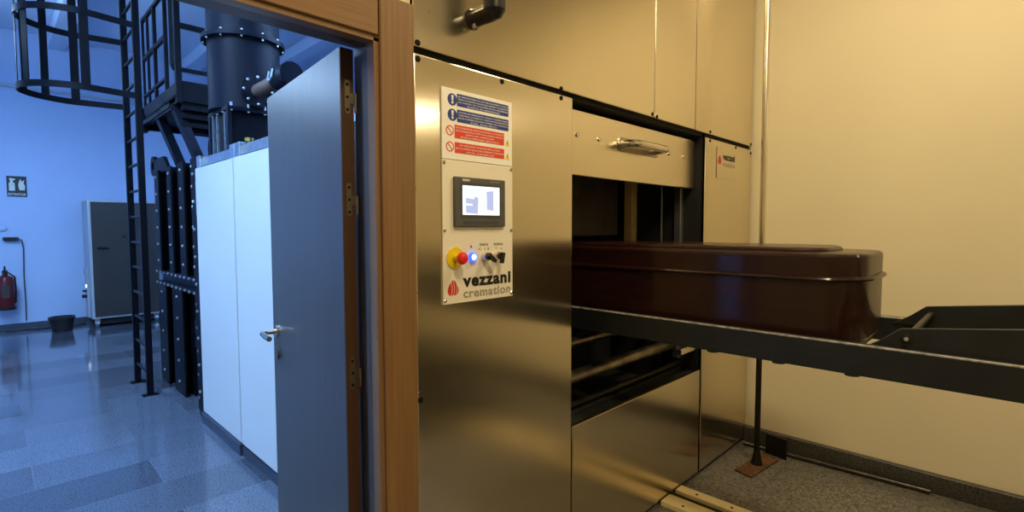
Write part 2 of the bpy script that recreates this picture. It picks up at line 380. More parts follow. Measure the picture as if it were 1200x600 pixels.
# sliding hatch door (raised)
y0 = FY+.062
k_ = y0/FY
def SX_(x): return x*k_
def SZ_(z): return 1.5+(z-1.5)*k_
slab = MB().box((1.72, y0, SZ_(1.718)), (2.957, y0+.05, SZ_(1.991)), .004, 2).build('hatch_door', M['steel'], fur)
sc0 = MB().lathe([(0, 0), (.0105, 0), (.0095, .006), (.004, .008), (0, .008)], (0, 0, 0), (0, -1, 0), 14).build('door_screw', M['chrome'], origin=(0, 0, 0))
for i, x in enumerate((1.737, 1.896, 2.53, 2.694)): put(sc0, slab, (SX_(x), y0, SZ_(1.887)), i == 0)
h = MB()
hp = []
xl, xr, hz0 = SX_(2.07), SX_(2.385), SZ_(1.884)
for k in range(24):
    a = 2*PI*k/24; hp.append(((xr if math.cos(a) > 0 else xl)+.034*math.cos(a), hz0+.034*math.sin(a)))
h.polyy(hp, y0-.006, y0, .0015); h.build('handle_plate', M['handle_plate'], slab); h = MB()
h.cyl((xl, y0-.006, hz0), (xl, y0-.011, hz0), .02, n=16); h.cyl((xr, y0-.006, hz0), (xr, y0-.011, hz0), .02, n=16)
h.tube([(xl, y0-.008, hz0), (xl+.002, y0-.045, hz0), (xl+.013, y0-.066, hz0), (xl+.035, y0-.076, hz0), (xr-.035, y0-.076, hz0), (xr-.013, y0-.066, hz0), (xr-.002, y0-.045, hz0), (xr, y0-.008, hz0)], .018, 18)
h.build('grab_handle', M['chrome'], slab)
# machine-room side of the furnace
SX = 1.11
for (ya, yb) in ((3.609, 4.472), (2.75, 3.609), (2.30, 2.75)):
    MB().box((SX, ya+.006, .085), (SX+.03, yb-.016, 1.95), .003).build('side_panel', M['white_panel'], fur)
MB().box((SX, 1.46, .085), (SX+.03, 2.296, 1.95), .003).build('side_shade_panel', M['trolley'], fur)  # added dark panel, puts shade into the gap beside the door leaf
f = MB(); f.box((SX+.03, 1.46, .0), (3.6, 4.47, .085)); f.box((SX+.05, 1.46, 1.86), (3.6, 4.47, 1.97)); f.box((SX+.03, 4.44, .085), (3.6, 4.47, 1.86)); f.box((3.57, 1.46, .085), (3.6, 4.44, 1.86))
f.build('outer_casing', M['darkblue'], fur, False)
MB().box((SX-.012, 3.60, 0), (SX+.03, 4.472, .078), .003).box((SX+.005, 1.46, 0), (SX+.03, 3.60, .06)).build('plinth', M['plinth'], fur)
f = MB()
f.box((SX+.04, 1.46, 1.962), (SX+.10, 4.46, 2.032), .003); f.box((SX+.02, 1.46, 1.962), (SX+.04, 4.46, 1.972))
for y in (4.42, 3.66, 3.56, 2.75):
    f.box((SX+.012, y-.045, 1.93), (SX+.06, y+.045, 2.045), .004)
f.build('top_rail', M['galv'], fur)

# ------------------------------------------------------------------ lettering helper
def letters(name, body, x, z, size, m, parent, y, sx=1.0, bold=0., align='LEFT', depth=.0004, spacing=1.0):
    cu = bpy.data.curves.new('txt', 'FONT'); cu.body = body; cu.size = size; cu.offset = bold; cu.extrude = depth
    cu.align_x = align; cu.space_character = spacing; cu.resolution_u = 3
    o = bpy.data.objects.new('txt', cu); col.objects.link(o)
    bpy.context.view_layer.update()
    me = bpy.data.meshes.new_from_object(o.evaluated_get(bpy.context.evaluated_depsgraph_get()))
    bpy.data.objects.remove(o); bpy.data.curves.remove(cu)
    if x is None: x = 0
    org = Vector(parent['_o'])
    me.transform(Matrix.Translation(Vector((x, y, z))-org) @ Matrix.Rotation(PI/2, 4, 'X') @ Matrix.Diagonal((sx, 1, 1, 1)))
    me.materials.clear(); me.materials.append(m); me.name = name
    q = bpy.data.objects.new(name, me); col.objects.link(q); q.parent = parent; q['_o'] = tuple(org)
    return q
def fit_letters(name, body, x0, x1, z, size, m, parent, y, bold=0., spacing=1.0):
    q = letters(name, body, x0, z, size, m, parent, y, 1.0, bold, spacing=spacing)
    xs = [v.co.x for v in q.data.vertices]; a, b = min(xs), max(xs)
    ox = parent['_o'][0]; s = (x1-x0)/(b-a)
    for v in q.data.vertices: v.co.x = (v.co.x-a)*s+x0-ox
    return q
def disc(mb, x, z, r, y, t=.0006, n=24): return mb.cyl((x, y, z), (x, y-t, z), r, n=n)
def ring(mb, x, z, ro, ri, y, t=.0006, n=28):
    o = [(x+ro*math.cos(2*PI*k/n), z+ro*math.sin(2*PI*k/n)) for k in range(n)]; i = [(x+ri*math.cos(2*PI*k/n), z+ri*math.sin(2*PI*k/n)) for k in range(n)]
    for k in range(n):
        mb.polyy([o[k], o[(k+1) % n], i[(k+1) % n], i[k]], y-t, y)
    return mb
def flame(mb, x, z, s, y, t=.0006):
    """rounded flame drop cut into four leaning tongues"""
    def inside(u):                       # half width of the drop at height u in 0..1
        return .40*math.sqrt(max(0, 1-((u-.36)/.36)**2)) if u < .36 else .40*(1-((u-.36)/.64)**1.7)
    cuts = [-.40, -.19, -.02, .17, .42]
    for k in range(4):
        L, Rr = [], []
        for j in range(15):
            u = j/14; hw = inside(u); lean = .10*math.sin(u*PI*1.2)+.06*u
            a = max(-hw, cuts[k]+lean+.022); b_ = min(hw, cuts[k+1]+lean-.022)
            if k == 0: a = -hw
            if k == 3: b_ = hw
            if b_-a > .01: L.append((x+a*s, z+(u-.5)*s)); Rr.append((x+b_*s, z+(u-.5)*s))
        for (p, q, p2, q2) in zip(L, Rr, L[1:], Rr[1:]): mb.polyy([p, q, q2, p2], y-t, y)
    return mb

# ------------------------------------------------------------------ warning sign + control panel
PY = FY-.006
ws = thing('warning_sign', (1.185, FY, 1.722), 'white warning notice with two blue and two red text bands above the control panel', 'sign')
MB().box((1.025, PY, 1.7225), (1.344, FY-.0006, 1.95), .0008).build('sign_plate', M['sign_white'], ws)
blue = [(1.088, 1.325, 1.897, 1.937, ['ES OBLIGATORIO EL USO DE GUANTES Y GAFAS', 'PARA LA MANIPULACION DEL HORNO Y DURANTE', 'LA CARGA DE ATAUDES EN SU INTERIOR', 'NORMA DE SEGURIDAD']),
        (1.088, 1.325, 1.846, 1.886, ['ANTES DE INICIAR EL CICLO COMPROBAR', 'CERRADA LA PUERTA Y QUE LOS PARAMETROS', 'SEAN CORRECTOS EN EL PANEL DE CONTROL', 'DEL EQUIPO'])]
red = [(1.077, 1.303, 1.793, 1.836, ['NO REALIZAR REPARACIONES AL EQUIPO', 'NI ACCEDER DE LA PUERTA DEL HORNO CUANDO', 'ESTE EN MARCHA', 'NI SIN EL PERSONAL ADECUADO']),
       (1.077, 1.303, 1.745, 1.780, ['NO REALIZAR TRABAJOS EN ALTURA', 'EN LA PARTE ALTA DEL HORNO CUANDO', 'ESTE CALIENTE'])]
for (xa, xb, za, zb, L), m in [(q, 'sign_blue') for q in blue]+[(q, 'sign_red') for q in red]:
    bd = MB().box((xa, PY-.0007, za), (xb, PY, zb)).build('text_band', M[m], ws)
    n = len(L); st = (zb-za-.004)/n
    for i, s in enumerate(L):
        hw = (xb-xa)*.5*(.96 if len(s) > 30 else .35+.5*len(s)/32)
        fit_letters('lettering', s, (xa+xb)/2-hw, (xa+xb)/2+hw, zb-.0035-st*(i+.78), st*.72, M['ink_white'], bd, PY-.0010)
for z in (1.915, 1.866):
    k = disc(MB(), 1.0685, z, .0195, PY).build('mandatory_symbol', M['sign_blue'], ws)
    e = MB(); e.polyy([(1.0635, z+.014), (1.0735, z+.014), (1.0710, z-.004), (1.0660, z-.004)], PY-.0014, PY-.0007); disc(e, 1.0685, z-.0095, .0042, PY-.0007, .0007)
    e.build('exclamation_mark', M['ink_white'], k)
for z in (1.815, 1.763):
    k = ring(MB(), 1.0575, z, .0165, .0130, PY); k.bar((1.0575-.010, PY-.0003, z+.010), (1.0575+.010, PY-.0003, z-.010), .0006, .0034, (0, 0, 1))
    k.build('prohibition_symbol', M['sign_red'], ws)
for z in (1.805, 1.757):
    k = MB(); k.polyy([(1.3085, z-.012), (1.3315, z-.012), (1.32, z+.011)], PY-.0007, PY); k = k.build('hazard_triangle', M['sign_yellow'], ws)
    MB().polyy([(1.3185, z+.004), (1.3225, z+.004), (1.3195, z-.003), (1.3225, z-.003), (1.3185, z-.010), (1.3195, z-.004), (1.3175, z-.004)], PY-.0011, PY-.0007).build('spark_mark', M['ink'], k)

cp = thing('control_panel', (1.185, FY, 1.249), 'cream control plate with lit touchscreen, red emergency stop and selector switches on the steel front', 'control panel')
MB().box((1.025, PY, 1.249), (1.346, FY-.0006, 1.7205), .0012).build('panel_plate', M['plate'], cp)
ps0 = MB().lathe([(0, 0), (.0062, 0), (.0062, .002), (.0035, .0045), (0, .0045)], (0, 0, 0), (0, -1, 0), 12).build('panel_screw', M['chrome'], origin=(0, 0, 0))
for i, (x, z) in enumerate([(1.033, 1.711), (1.338, 1.711), (1.033, 1.492), (1.338, 1.492), (1.033, 1.262), (1.338, 1.262)]): put(ps0, cp, (x, PY, z), i == 0)
ts = MB(); ts.box((1.067, PY-.012, 1.503), (1.298, PY, 1.668), .004, 2); ts = ts.build('touchscreen', M['bezel'], cp)
sy = PY-.012
MB().box((1.090, sy-.0006, 1.533), (1.276, sy+.001, 1.648)).build('screen_surround', M['bezel_lip'], ts)
MB().box((1.0985, sy-.0012, 1.543), (1.267, sy, 1.640)).build('screen', M['screen_bg'], ts)
g = MB(); yy = sy-.0016
g.polyy([(1.112, 1.550), (1.165, 1.546), (1.168, 1.602), (1.150, 1.605), (1.148, 1.596), (1.112, 1.600)], yy, yy+.0006)
g.build('screen_graphic', M['screen_mid'], ts)
MB().polyy([(1.207, 1.562), (1.238, 1.558), (1.238, 1.628), (1.205, 1.624)], yy-.0003, yy+.0006).build('screen_graphic', M['screen_mid'], ts)
MB().polyy([(1.168, 1.547), (1.236, 1.556), (1.206, 1.590), (1.170, 1.592)], yy-.0002, yy+.0004).build('screen_graphic', M['screen_pale'], ts)
MB().box((1.100, yy-.0002, 1.612), (1.20, yy+.0004, 1.634)).build('screen_graphic', M['screen_pale'], ts)
MB().box((1.112, yy-.0005, 1.574), (1.140, yy+.0004, 1.580)).build('screen_graphic', M['screen_bg'], ts)
fit_letters('lettering', 'SIEMENS', 1.099, 1.130, 1.6545, .009, M['ink_white'], ts, sy-.0006, .0003)
fit_letters('lettering', 'SIMATIC PANEL', 1.222, 1.270, 1.6545, .007, M['ink_grey'], ts, sy-.0006)
fk = MB()
for i in range(8): fk.box((1.102+i*.0205, sy-.0008, 1.513), (1.117+i*.0205, sy, 1.522))
fk.build('function_keys', M['bezel_lip'], ts)
es = MB().cyl((1.075, PY, 1.401), (1.075, PY-.003, 1.401), .036, n=32).build('emergency_stop', M['estop_yellow'], cp)
MB().cyl((1.075, PY-.003, 1.401), (1.075, PY-.030, 1.401), .0125, n=20).build('collar', M['estop_yellow'], es)
MB().lathe([(0, 0), (.016, .0), (.0205, .006), (.0205, .013), (.0165, .019), (.008, .0215), (0, .022)], (1.075, PY-.028, 1.401), (0, -1, 0), 28).build('mushroom_button', M['estop_red'], es)
lb = MB().lathe([(0, 0), (.0165, 0), (.0165, .006), (.0145, .012), (.010, .012), (.010, .011), (0, .011)], (1.148, PY, 1.401), (0, -1, 0), 28).build('push_button', M['lamp_blue'], cp)
MB().lathe([(0, 0), (.0098, 0), (.008, .003), (0, .004)], (1.148, PY-.011, 1.401), (0, -1, 0), 24).build('lit_cap', M['lamp_white'], lb)
for x, a in ((1.206, -.85), (1.262, .2)):
    s = MB(); s.lathe([(0, 0), (.0155, 0), (.0155, .010), (.013, .018), (0, .018)], (x, PY, 1.401), (0, -1, 0), 24); s = s.build('selector_switch', M['chrome'], cp)
    k = MB(); k.lathe([(0, 0), (.013, 0), (.013, .010), (.011, .013), (0, .013)], (x, PY-.018, 1.401), (0, -1, 0), 20)
    ca, sa = math.cos(a), math.sin(a); Lh = .026
    k.bar((x-.012*sa*-1, PY-.034, 1.401+.012*ca), (x-Lh*sa, PY-.034, 1.401-Lh*ca), .012, .011, (0, 1, 0))
    k.build('switch_lever', M['blackpl'], s)
fit_letters('lettering', 'PORTA', 1.184, 1.224, 1.4375, .012, M['ink'], cp, PY-.0004)
fit_letters('lettering', 'PORTA', 1.252, 1.294, 1.4375, .012, M['ink'], cp, PY-.0004)
fit_letters('lettering', 'C  I 2', 1.178, 1.228, 1.4235, .010, M['ink'], cp, PY-.0004)
fit_letters('lettering', '^   v', 1.258, 1.292, 1.4235, .010, M['ink'], cp, PY-.0004)
fit_letters('lettering', 'R', 1.142, 1.149, 1.433, .010, M['ink'], cp, PY-.0004, .0004)
fit_letters('lettering', 'vezzani', 1.107, 1.334, 1.303, .058, M['ink'], cp, PY-.0006, .0024, 1.12)
fit_letters('lettering', 'cremation', 1.109, 1.334, 1.265, .042, M['ink_grey'], cp, PY-.0006, .0012, 1.1)
flame(MB(), 1.066, 1.302, .058, PY).build('flame_emblem', M['ink_red'], cp)

lg = thing('logo_plate', (3.27, FY, 1.865), 'small pale maker plate with red flame near the top of the right hand steel panel', 'sign')
MB().box((3.125, FY-.003, 1.80), (3.425, FY-.0006, 1.99), .0008).build('plate', M['steel'], lg)
flame(MB(), 3.165, 1.915, .062, FY-.003).build('flame_emblem', M['ink_red'], lg)
fit_letters('lettering', 'vezzani', 3.21, 3.40, 1.92, .058, M['ink'], lg, FY-.0034, .002)
fit_letters('lettering', 'cremation', 3.21, 3.40, 1.88, .042, M['ink_grey'], lg, FY-.0034, .001)

# black tubular handle on the upper panel
bh = thing('pull_handle', (1.17, FY, 2.15), 'black tubular pull handle bolted to the upper left steel panel', 'handle')
b = MB(); ty = 1.225; tx = 1.165
b.lathe([(0, 2.185), (.030, 2.185), (.036, 2.195), (.037, 3.0), (.030, 3.01), (0, 3.01)], (tx, ty, 0), (0, 0, 1), 28); b.build('grip', M['blackpl'], bh)
for z, s in ((2.195, 1), (2.98, -1)):
    b = MB(); b.tube([(tx-.002, FY-.0015, z), (tx-.002, FY-.012, z), (tx-.001, FY-.03, z), (tx, ty+.02, z), (tx, ty, z+.004*s), (tx, ty-.012, z+.014*s)], .03, 18, taper=[.034, .029, .028, .030, .034, .030]); b.build('bracket', M['blackpl'], bh)
MB().lathe([(0, 0), (.011, 0), (.011, .010), (.006, .014), (0, .014)], (tx-.01, FY-.022, 2.170), (0, -.2, -1), 14).build('bolt', M['chrome'], bh)

# ------------------------------------------------------------------ coffin
cof = thing('coffin', (2.325, 1.35, 1.09), 'glossy dark mahogany coffin with rounded end riding into the furnace hatch', 'coffin')
def rrect(x0, x1, y0, y1, r, n=10, ins=0.):
    x0 += ins; x1 -= ins; y0 += ins; y1 -= ins; r = max(r-ins, .01); P = []
    for cx, cy, a0 in ((x1-r, y1-r, 0), (x0+r, y1-r, PI/2), (x0+r, y0+r, PI), (x1-r, y0+r, 3*PI/2)):
        for k in range(n+1):
            a = a0+k/n*PI/2; P.append((cx+r*math.cos(a), cy+r*math.sin(a)))
    return P
def loft(levels):     # levels: list of (outline, z), same count
    mb = MB(); t = bmesh.new(); R = []
    for pts, z in levels: R.append([t.verts.new((p[0], p[1], z)) for p in pts])
    n = len(R[0])
    for A, B in zip(R, R[1:]):
        for k in range(n): t.faces.new((A[k], A[(k+1) % n], B[(k+1) % n], B[k]))
    t.faces.new(R[0][::-1]); t.faces.new(R[-1]); bmesh.ops.recalc_face_normals(t, faces=t.faces); mb._join(t); return mb
cx0, cx1, cy0, cy1, cr = 2.052, 2.60, .375, 2.32, .165
def O(i): return rrect(cx0, cx1, cy0, cy1, cr, 12, i)
loft([(O(.006), 1.09), (O(.0), 1.10), (O(0), 1.306)]).build('body', M['mahogany'], cof)
loft([(O(-.001), 1.306), (O(-.012), 1.309), (O(-.015), 1.315), (O(-.012), 1.321), (O(-.001), 1.325)]).build('moulding', M['mahogany'], cof)
loft([(O(.0), 1.325), (O(0), 1.394), (O(.003), 1.402), (O(.012), 1.4065), (O(.05), 1.408)]).build('lid', M['mahogany'], cof)
def O2(i): return rrect(cx0+.07, cx1-.07, cy0+.13, cy1-.13, .12, 12, i)
loft([(O2(0), 1.408), (O2(.0), 1.413), (O2(.006), 1.421), (O2(.02), 1.425), (O2(.06), 1.425)]).build('lid_panel', M['mahogany'], cof)

# ------------------------------------------------------------------ charging trolley
tr = thing('charging_trolley', (2.325, .2, 0), 'charcoal steel charging trolley with two long beams carrying the coffin', 'trolley')
for x, s in ((1.955, 1), (2.695, -1)):
    b = MB(); xa, xb = (x, x+.045) if s > 0 else (x-.045, x)
    b.box((xa, -1.75, 1.018), (xb, 2.34, 1.120), .004, 2); bm_ = b.build('side_beam', M['trolley'], tr)
    MB().box((xa-.0006, -1.74, 1.1150), (xa+.010, 2.33, 1.1212), .001).build('worn_top_edge', M['trolley_worn'], bm_)
    for y in (.84, .60, .375): MB().cyl((xa+.022, y, 1.012), (xa+.022, y, 1.020), .022, n=16).build('weld_plug', M['trolley'], bm_)
    ax0, ax1 = (2.004, 2.016) if s > 0 else (2.634, 2.646)
    MB().polyx([(.36, 1.10), (.305, 1.137), (.255, 1.180), (-.03, 1.216), (-1.3, 1.37), (-1.3, 1.24), (-.03, 1.09)], ax0, ax1, .002).build('lifting_arm', M['trolley'], tr)
pv = MB().cyl((2.0, .238, 1.151), (2.65, .238, 1.151), .011, n=18).build('pivot_rod', M['iron'], tr)
for x, d in ((2.004, -1), (2.646, 1)):
    MB().lathe([(0, 0), (.017, 0), (.017, .006), (.010, .008), (.010, .013), (0, .014)], (x, .238, 1.151), (d, 0, 0), 18).build('pivot_nut', M['iron'], pv)
    MB().cyl((x+d*.012, .238, 1.151), (x+d*.0165, .238, 1.151), .006, n=12).build('pin_end', M['trolley_worn'], pv)
for y in (-1.72, -1.0, -.3, .45, 1.1, 1.8, 2.25): MB().box((2.0, y-.03, 1.03), (2.65, y+.03, 1.089), .004).build('cross_beam', M['trolley'], tr)
b = MB()
for x in (2.06, 2.59):
    for y in (-1.55, -.45): b.box((x-.035, y-.035, .17), (x+.035, y+.035, 1.02), .004)
b.box((1.98, -1.75, .13), (2.67, -.25, .2), .006); b.box((2.1, -1.5, .2), (2.55, -.5, .62), .01); b.build('carriage', M['trolley'], tr)
for x in (2.015, 2.625):
    for y in (-1.5, -.5): MB().lathe([(0, -.025), (.068, -.025), (.068, .02), (.05, .025), (0, .025)], (x, y, .103), (1, 0, 0), 24).build('wheel', M['iron'], tr)

# floor rails (pairs of cream steel flats)
for i, (xa, xb, lab) in enumerate(((2.645, 2.718, 'cream steel floor rail running out from the furnace foot, strip nearer the post'), (2.480, 2.583, 'cream steel floor rail running out from the furnace foot, wider strip on the left'))):
    r = thing('floor_rail', ((xa+xb)/2, -.8, 0), lab, 'rail', 'floor rails at the furnace foot')
    MB().box((xa, -2.6, 0), (xb, FY-.006, .030), .005, 2).build('rail_strip', M['brass'], r)
    k0 = MB().lathe([(0, 0), (.008, 0), (.007, .0012), (0, .0012)], (0, 0, 0), (0, 0, 1), 12).build('rail_screw', M['bolt_dark'], origin=(0, 0, 0))
    for j, y in enumerate((1.21, 1.02, .6, .1, -.5, -1.2)): put(k0, r, (xa+.03, y, .03), j == 0)
ch = thing('rail_channel', (2.614, -.8, 0), 'dark recessed channel strip between the two cream floor rails', 'channel')
MB().box((2.585, -2.6, 0), (2.643, FY-.006, .010), .002).build('channel_strip', M['trolley'], ch)

# support post with rusty base plate, loose bar
po = thing('support_post', (3.37, 1.115, 0), 'slim steel post with a rusty base plate standing beside the right hand wall', 'post')
MB().cyl((3.335, 1.125, .012), (3.335, 1.125, 1.25), .017, n=18).build('post_tube', M['iron'], po)
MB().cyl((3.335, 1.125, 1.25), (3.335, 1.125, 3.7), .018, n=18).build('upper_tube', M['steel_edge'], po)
b = MB(); b.prism([(3.165, 1.195), (3.135, 1.085), (3.50, 1.045), (3.545, 1.155)], 0, .012, .002); b.build('base_plate', M['rust'], po)
b = MB(); b.prism([(3.535, 1.015), (3.548, 1.012), (3.578, 1.145), (3.565, 1.150)], .0, .135, .002); b.build('back_plate', M['iron'], po)
MB().lathe([(.036, 0), (.030, .02), (.024, .05), (.0175, .09)], (3.335, 1.125, .012), (0, 0, 1), 18).build('foot_collar', M['iron'], po)
tag(MB().cyl((3.590, 1.30, .015), (3.646, .30, .015), .0135, n=18).build('steel_bar', M['bar']), 'loose dark steel bar lying on the floor along the skirting', 'bar')

# ------------------------------------------------------------------ machine room: afterburner casing
ab = thing('afterburner_casing', (1.9, 5.35, 0), 'black bolted steel casing with upright ribs behind the white panels', 'casing')
MB().box((1.26, 4.52, .0), (3.4, 6.15, 2.06), .004).build('body', M['darkblue'], ab)
bz = MB().lathe([(0, 0), (.0125, 0), (.0125, .008), (.006, .012), (0, .012)], (0, 0, 0), (-1, 0, 0), 8).build('bolt', M['boltlight'], origin=(0, 0, 0))
first = True
for (y0_, y1_, up) in ((5.93, 6.10, 1), (5.45, 5.60, 1), (5.02, 5.20, 1), (4.70, 4.80, 1), (5.78, 6.10, 0), (5.20, 5.55, 0), (4.66, 4.80, 0)):
    za, zb = (1.09, 2.06) if up else (0.0, .962)
    r = MB(); r.box((1.16, y0_, za), (1.18, y1_, zb), .003); r.box((1.18, (y0_+y1_)/2-.012, za), (1.26, (y0_+y1_)/2+.012, zb)); r.box((1.235, y0_, za), (1.26, y1_, zb))
    rib = r.build('rib', M['darkblue'], ab)
    n = 6 if up else 5
    for k in range(n):
        z = za+(zb-za)*(k+.6)/n; yc = (y0_+y1_)/2
        put(bz, rib, (1.16, yc, z), first); first = False
fp = MB().box((1.13, 4.482, .0), (1.26, 4.64, 2.05), .004).build('corner_post', M['darkblue'], ab)
for k in range(9): put(bz, fp, (1.13, 4.60, .2+k*.215), False)
b = MB(); b.box((1.15, 4.66, .962), (1.26, 6.12, .985)); b.box((1.15, 4.66, 1.07), (1.26, 6.12, 1.092)); b.box((1.21, 4.66, .985), (1.225, 6.12, 1.07)); wb = b.build('waist_beam', M['flue'], ab)
for k in range(10):
    for z in (.973, 1.081): put(bz, wb, (1.15, 4.75+k*.145, z), False)
MB().box((1.128, 4.515, 1.60), (1.132, 4.535, 1.86)).build('data_strip', M['galv'], ab)
MB().box((1.20, 4.9, .48), (1.245, 5.0, .72), .006).build('service_box', M['flue'], ab)
MB().tube([(1.235, 4.88, .70), (1.19, 4.88, .68), (1.18, 4.88, .6), (1.19, 4.88, .5), (1.235, 4.88, .48)], .009, 8).build('grab_loop', M['darkblue'], ab)
def lug(y0_, y1_, ze, zt, x):
    b = MB(); b.polyx([(y1_-.02, 2.04), (y1_-.02, ze+.01), (y1_-.08, zt), (y0_+.14, zt), (y0_, 2.08), (y0_, 2.04)], x, x+.035, .003)
    n = 24
    for k in range(n):
        a0, a1 = 2*PI*k/n, 2*PI*(k+1)/n
        q = lambda a, r: (y1_+.04+r*math.cos(a), ze+r*math.sin(a))
        b.polyx([q(a0, .045), q(a1, .045), q(a1, .10), q(a0, .10)], x, x+.035)
    b.build('lifting_lug', M['darkblue'], ab)
lug(5.72, 6.26, 2.13, 2.19, 1.19)
lug(4.66, 5.02, 2.20, 2.26, 1.39)

# flue
fx, fy, fr = 1.42, 4.27, .248
fl = thing('flue_duct', (fx, fy, 2.0), 'wide dark round flue duct rising from a bolted square base on the furnace top', 'flue')
b = MB(); b.box((1.24, 4.05, 1.973), (1.70, 4.47, 2.36), .006); b.build('square_base', M['darkblue'], fl)
b = MB(); b.box((1.215, 4.025, 2.345), (1.725, 4.478, 2.375), .003); 
b.box((1.215, 4.025, 1.973), (1.245, 4.055, 2.345), .003); b.box((1.215, 4.44, 1.973), (1.245, 4.478, 2.345), .003); b.build('base_flange', M['flue'], fl)
b = MB(); b.cyl((fx, fy, 2.375), (fx, fy, 4.4), fr, n=48); b.build('duct', M['flue'], fl)
b = MB(); b.lathe([(fr-.01, -.016), (fr+.038, -.016), (fr+.038, .016), (fr-.01, .016)], (fx, fy, 2.90), (0, 0, 1), 48); co = b.build('collar', M['flue'], fl)
cb = MB().cyl((0, 0, -.028), (0, 0, .028), .008, n=8).build('collar_bolt', M['boltlight'], origin=(0, 0, 0))
for k in range(12):
    a = 2*PI*(k+.3)/12; put(cb, co, (fx+(fr+.021)*math.cos(a), fy+(fr+.021)*math.sin(a), 2.90), k == 0)
fb = MB().cyl((0, 0, -.03), (0, 0, .03), .010, n=8).build('flange_bolt', M['boltlight'], origin=(0, 0, 0))
for k in range(5): put(fb, fl, (1.245+k*.115, 4.035, 2.37), k == 0)
for k in range(3): put(fb, fl, (1.225, 4.15+k*.12, 2.37), False)
for y in (4.12, 4.30, 4.40): MB().box((1.226, y, 1.98), (1.24, y+.025, 2.34)).build('edge_strip', M['galv'], fl)
sx_, sz_ = 1.415, 2.50
bb0 = MB().lathe([(0, 0), (.010, 0), (.010, .008), (.005, .012), (0, .012)], (0, 0, 0), (0, -1, 0), 8).build('branch_bolt', M['boltlight'], origin=(0, 0, 0))
st = MB(); st.cyl((sx_, 4.10, sz_), (sx_, 4.0, sz_), .07, n=28); st.cyl((sx_, 4.005, sz_), (sx_, 3.99, sz_), .118, n=32); bf = st.build('branch_flange', M['flue'], fl)
for k in range(8):
    a = 2*PI*k/8; put(bb0, bf, (sx_+.098*math.cos(a), 3.99, sz_+.098*math.sin(a)), k == 0)
b = MB(); b.cyl((sx_, 3.99, sz_), (sx_, 3.60, sz_), .046, n=28); b.build('branch_pipe', M['pipe_warm_lit'], fl)
b = MB(); b.lathe([(0, 0), (.05, 0), (.07, .02), (.076, .05), (.076, .24), (0, .24)], (sx_, 3.63, sz_), (0, -1, 0), 32); b.build('branch_drum', M['flue'], fl)
MB().tube([(sx_-.078, 3.56, sz_+.03), (sx_-.088, 3.56, sz_-.02), (sx_-.088, 3.53, sz_-.035), (sx_-.088, 3.50, sz_-.02), (sx_-.078, 3.50, sz_+.035)], .009, 8).build('clamp', M['galv'], fl)
MB().lathe([(0, 0), (.012, 0), (.012, .03), (.028, .035), (.028, .055), (0, .06)], (1.22, 3.62, 2.035), (0, 0, 1), 14).build('valve_cap', M['brassy'], fl)

# access platform
pf = thing('access_platform', (1.55, 5.95, 2.0), 'dark steel access platform with guard rails above the casing, behind the flue', 'platform')
b = MB(); b.box((1.20, 5.32, 2.60), (1.95, 6.72, 2.66)); b.box((1.20, 6.66, 2.55), (1.95, 6.72, 2.78)); b.box((1.20, 5.32, 2.62), (1.25, 6.72, 2.78)); b.build('deck', M['darkblue'], pf)
b = MB(); b.box((1.24, 5.30, 2.62), (1.95, 5.34, 2.80))
for k in range(3): b.box((1.24, 5.30, 2.55-k*.075), (1.95, 5.36, 2.59-k*.075))
b.box((1.27, 5.36, 2.36), (1.95, 5.40, 2.62)); b.build('fascia', M['darkblue'], pf)
b = MB(); b.box((1.17, 6.62, 2.52), (1.23, 6.74, 2.70), .004); b.box((1.17, 5.45, 2.58), (1.22, 6.62, 2.62)); b.build('edge_channel', M['flue'], pf)
ps = [(1.22, 5.32, .045), (1.22, 5.72, .03), (1.22, 6.15, .03), (1.22, 6.45, .022), (1.22, 6.68, .022), (1.92, 5.32, .03)]
for x, y, r in ps: MB().box((x-r/2, y-r/2*1.3, 2.6), (x+r/2, y+r/2*1.3, 3.85 if y < 5.4 and x < 1.5 else 3.70), .003).build('guard_post', M['darkblue'], pf)
for z, w_ in ((3.28, .045), (2.90, .03), (3.68, .04)):
    MB().bar((1.22, 5.32, z), (1.92, 5.32, z), .03, w_).build('guard_rail', M['darkblue'], pf)
    MB().bar((1.22, 5.72, z), (1.22, 6.68, z), .03, w_*.8).build('guard_rail', M['darkblue'], pf)
b = MB(); b.tube([(1.22, 5.52, 3.9), (1.22, 5.52, 2.98), (1.22, 5.46, 2.93), (1.22, 5.36, 2.98)], .016, 8); b.build('guard_hook', M['darkblue'], pf)
for a, c_ in (((1.22, 6.06, 2.60), (1.33, 5.80, 2.10)), ((1.22, 5.46, 2.60), (1.33, 5.20, 2.10))):
    b = MB(); b.bar(a, c_, .07, .09, (0, 1, 0)); b.build('brace', M['flue'], pf)
MB().bar((1.21, 6.10, 2.585), (1.21, 5.42, 2.585), .06, .05).build('brace_head', M['flue'], pf)

# caged ladder
ld = thing('caged_ladder', (.955, 5.8, 0), 'tall dark steel ladder with hooped safety cage in front of the bolted casing', 'ladder')
for y in (5.53, 6.08):
    rl = MB().box((.935, y-.022, .0), (.985, y+.022, 4.15), .003).build('rail', M['darkblue'], ld)
    MB().box((.90, y-.035, 0), (1.02, y+.035, .012)).build('foot_shadow_plate', M['darkblue'], rl)  # dark plates shaped to give the shadow lines at the ladder base
for k in range(17): MB().cyl((.96, 5.55, .19+k*.236), (.96, 6.06, .19+k*.236), .013, n=10).build('rung', M['flue'], ld)
def hoop(z):
    P = [(.96, 6.10, z)]
    for k in range(25):
        a = PI/2+k/24*PI; P.append((.60+.40*math.cos(a), 5.805+.36*math.sin(a), z))
    P.append((.96, 5.51, z)); return P
for z in (2.65, 3.25, 3.85):
    MB().strip(hoop(z), .052, .008).build('hoop', M['darkblue'], ld)
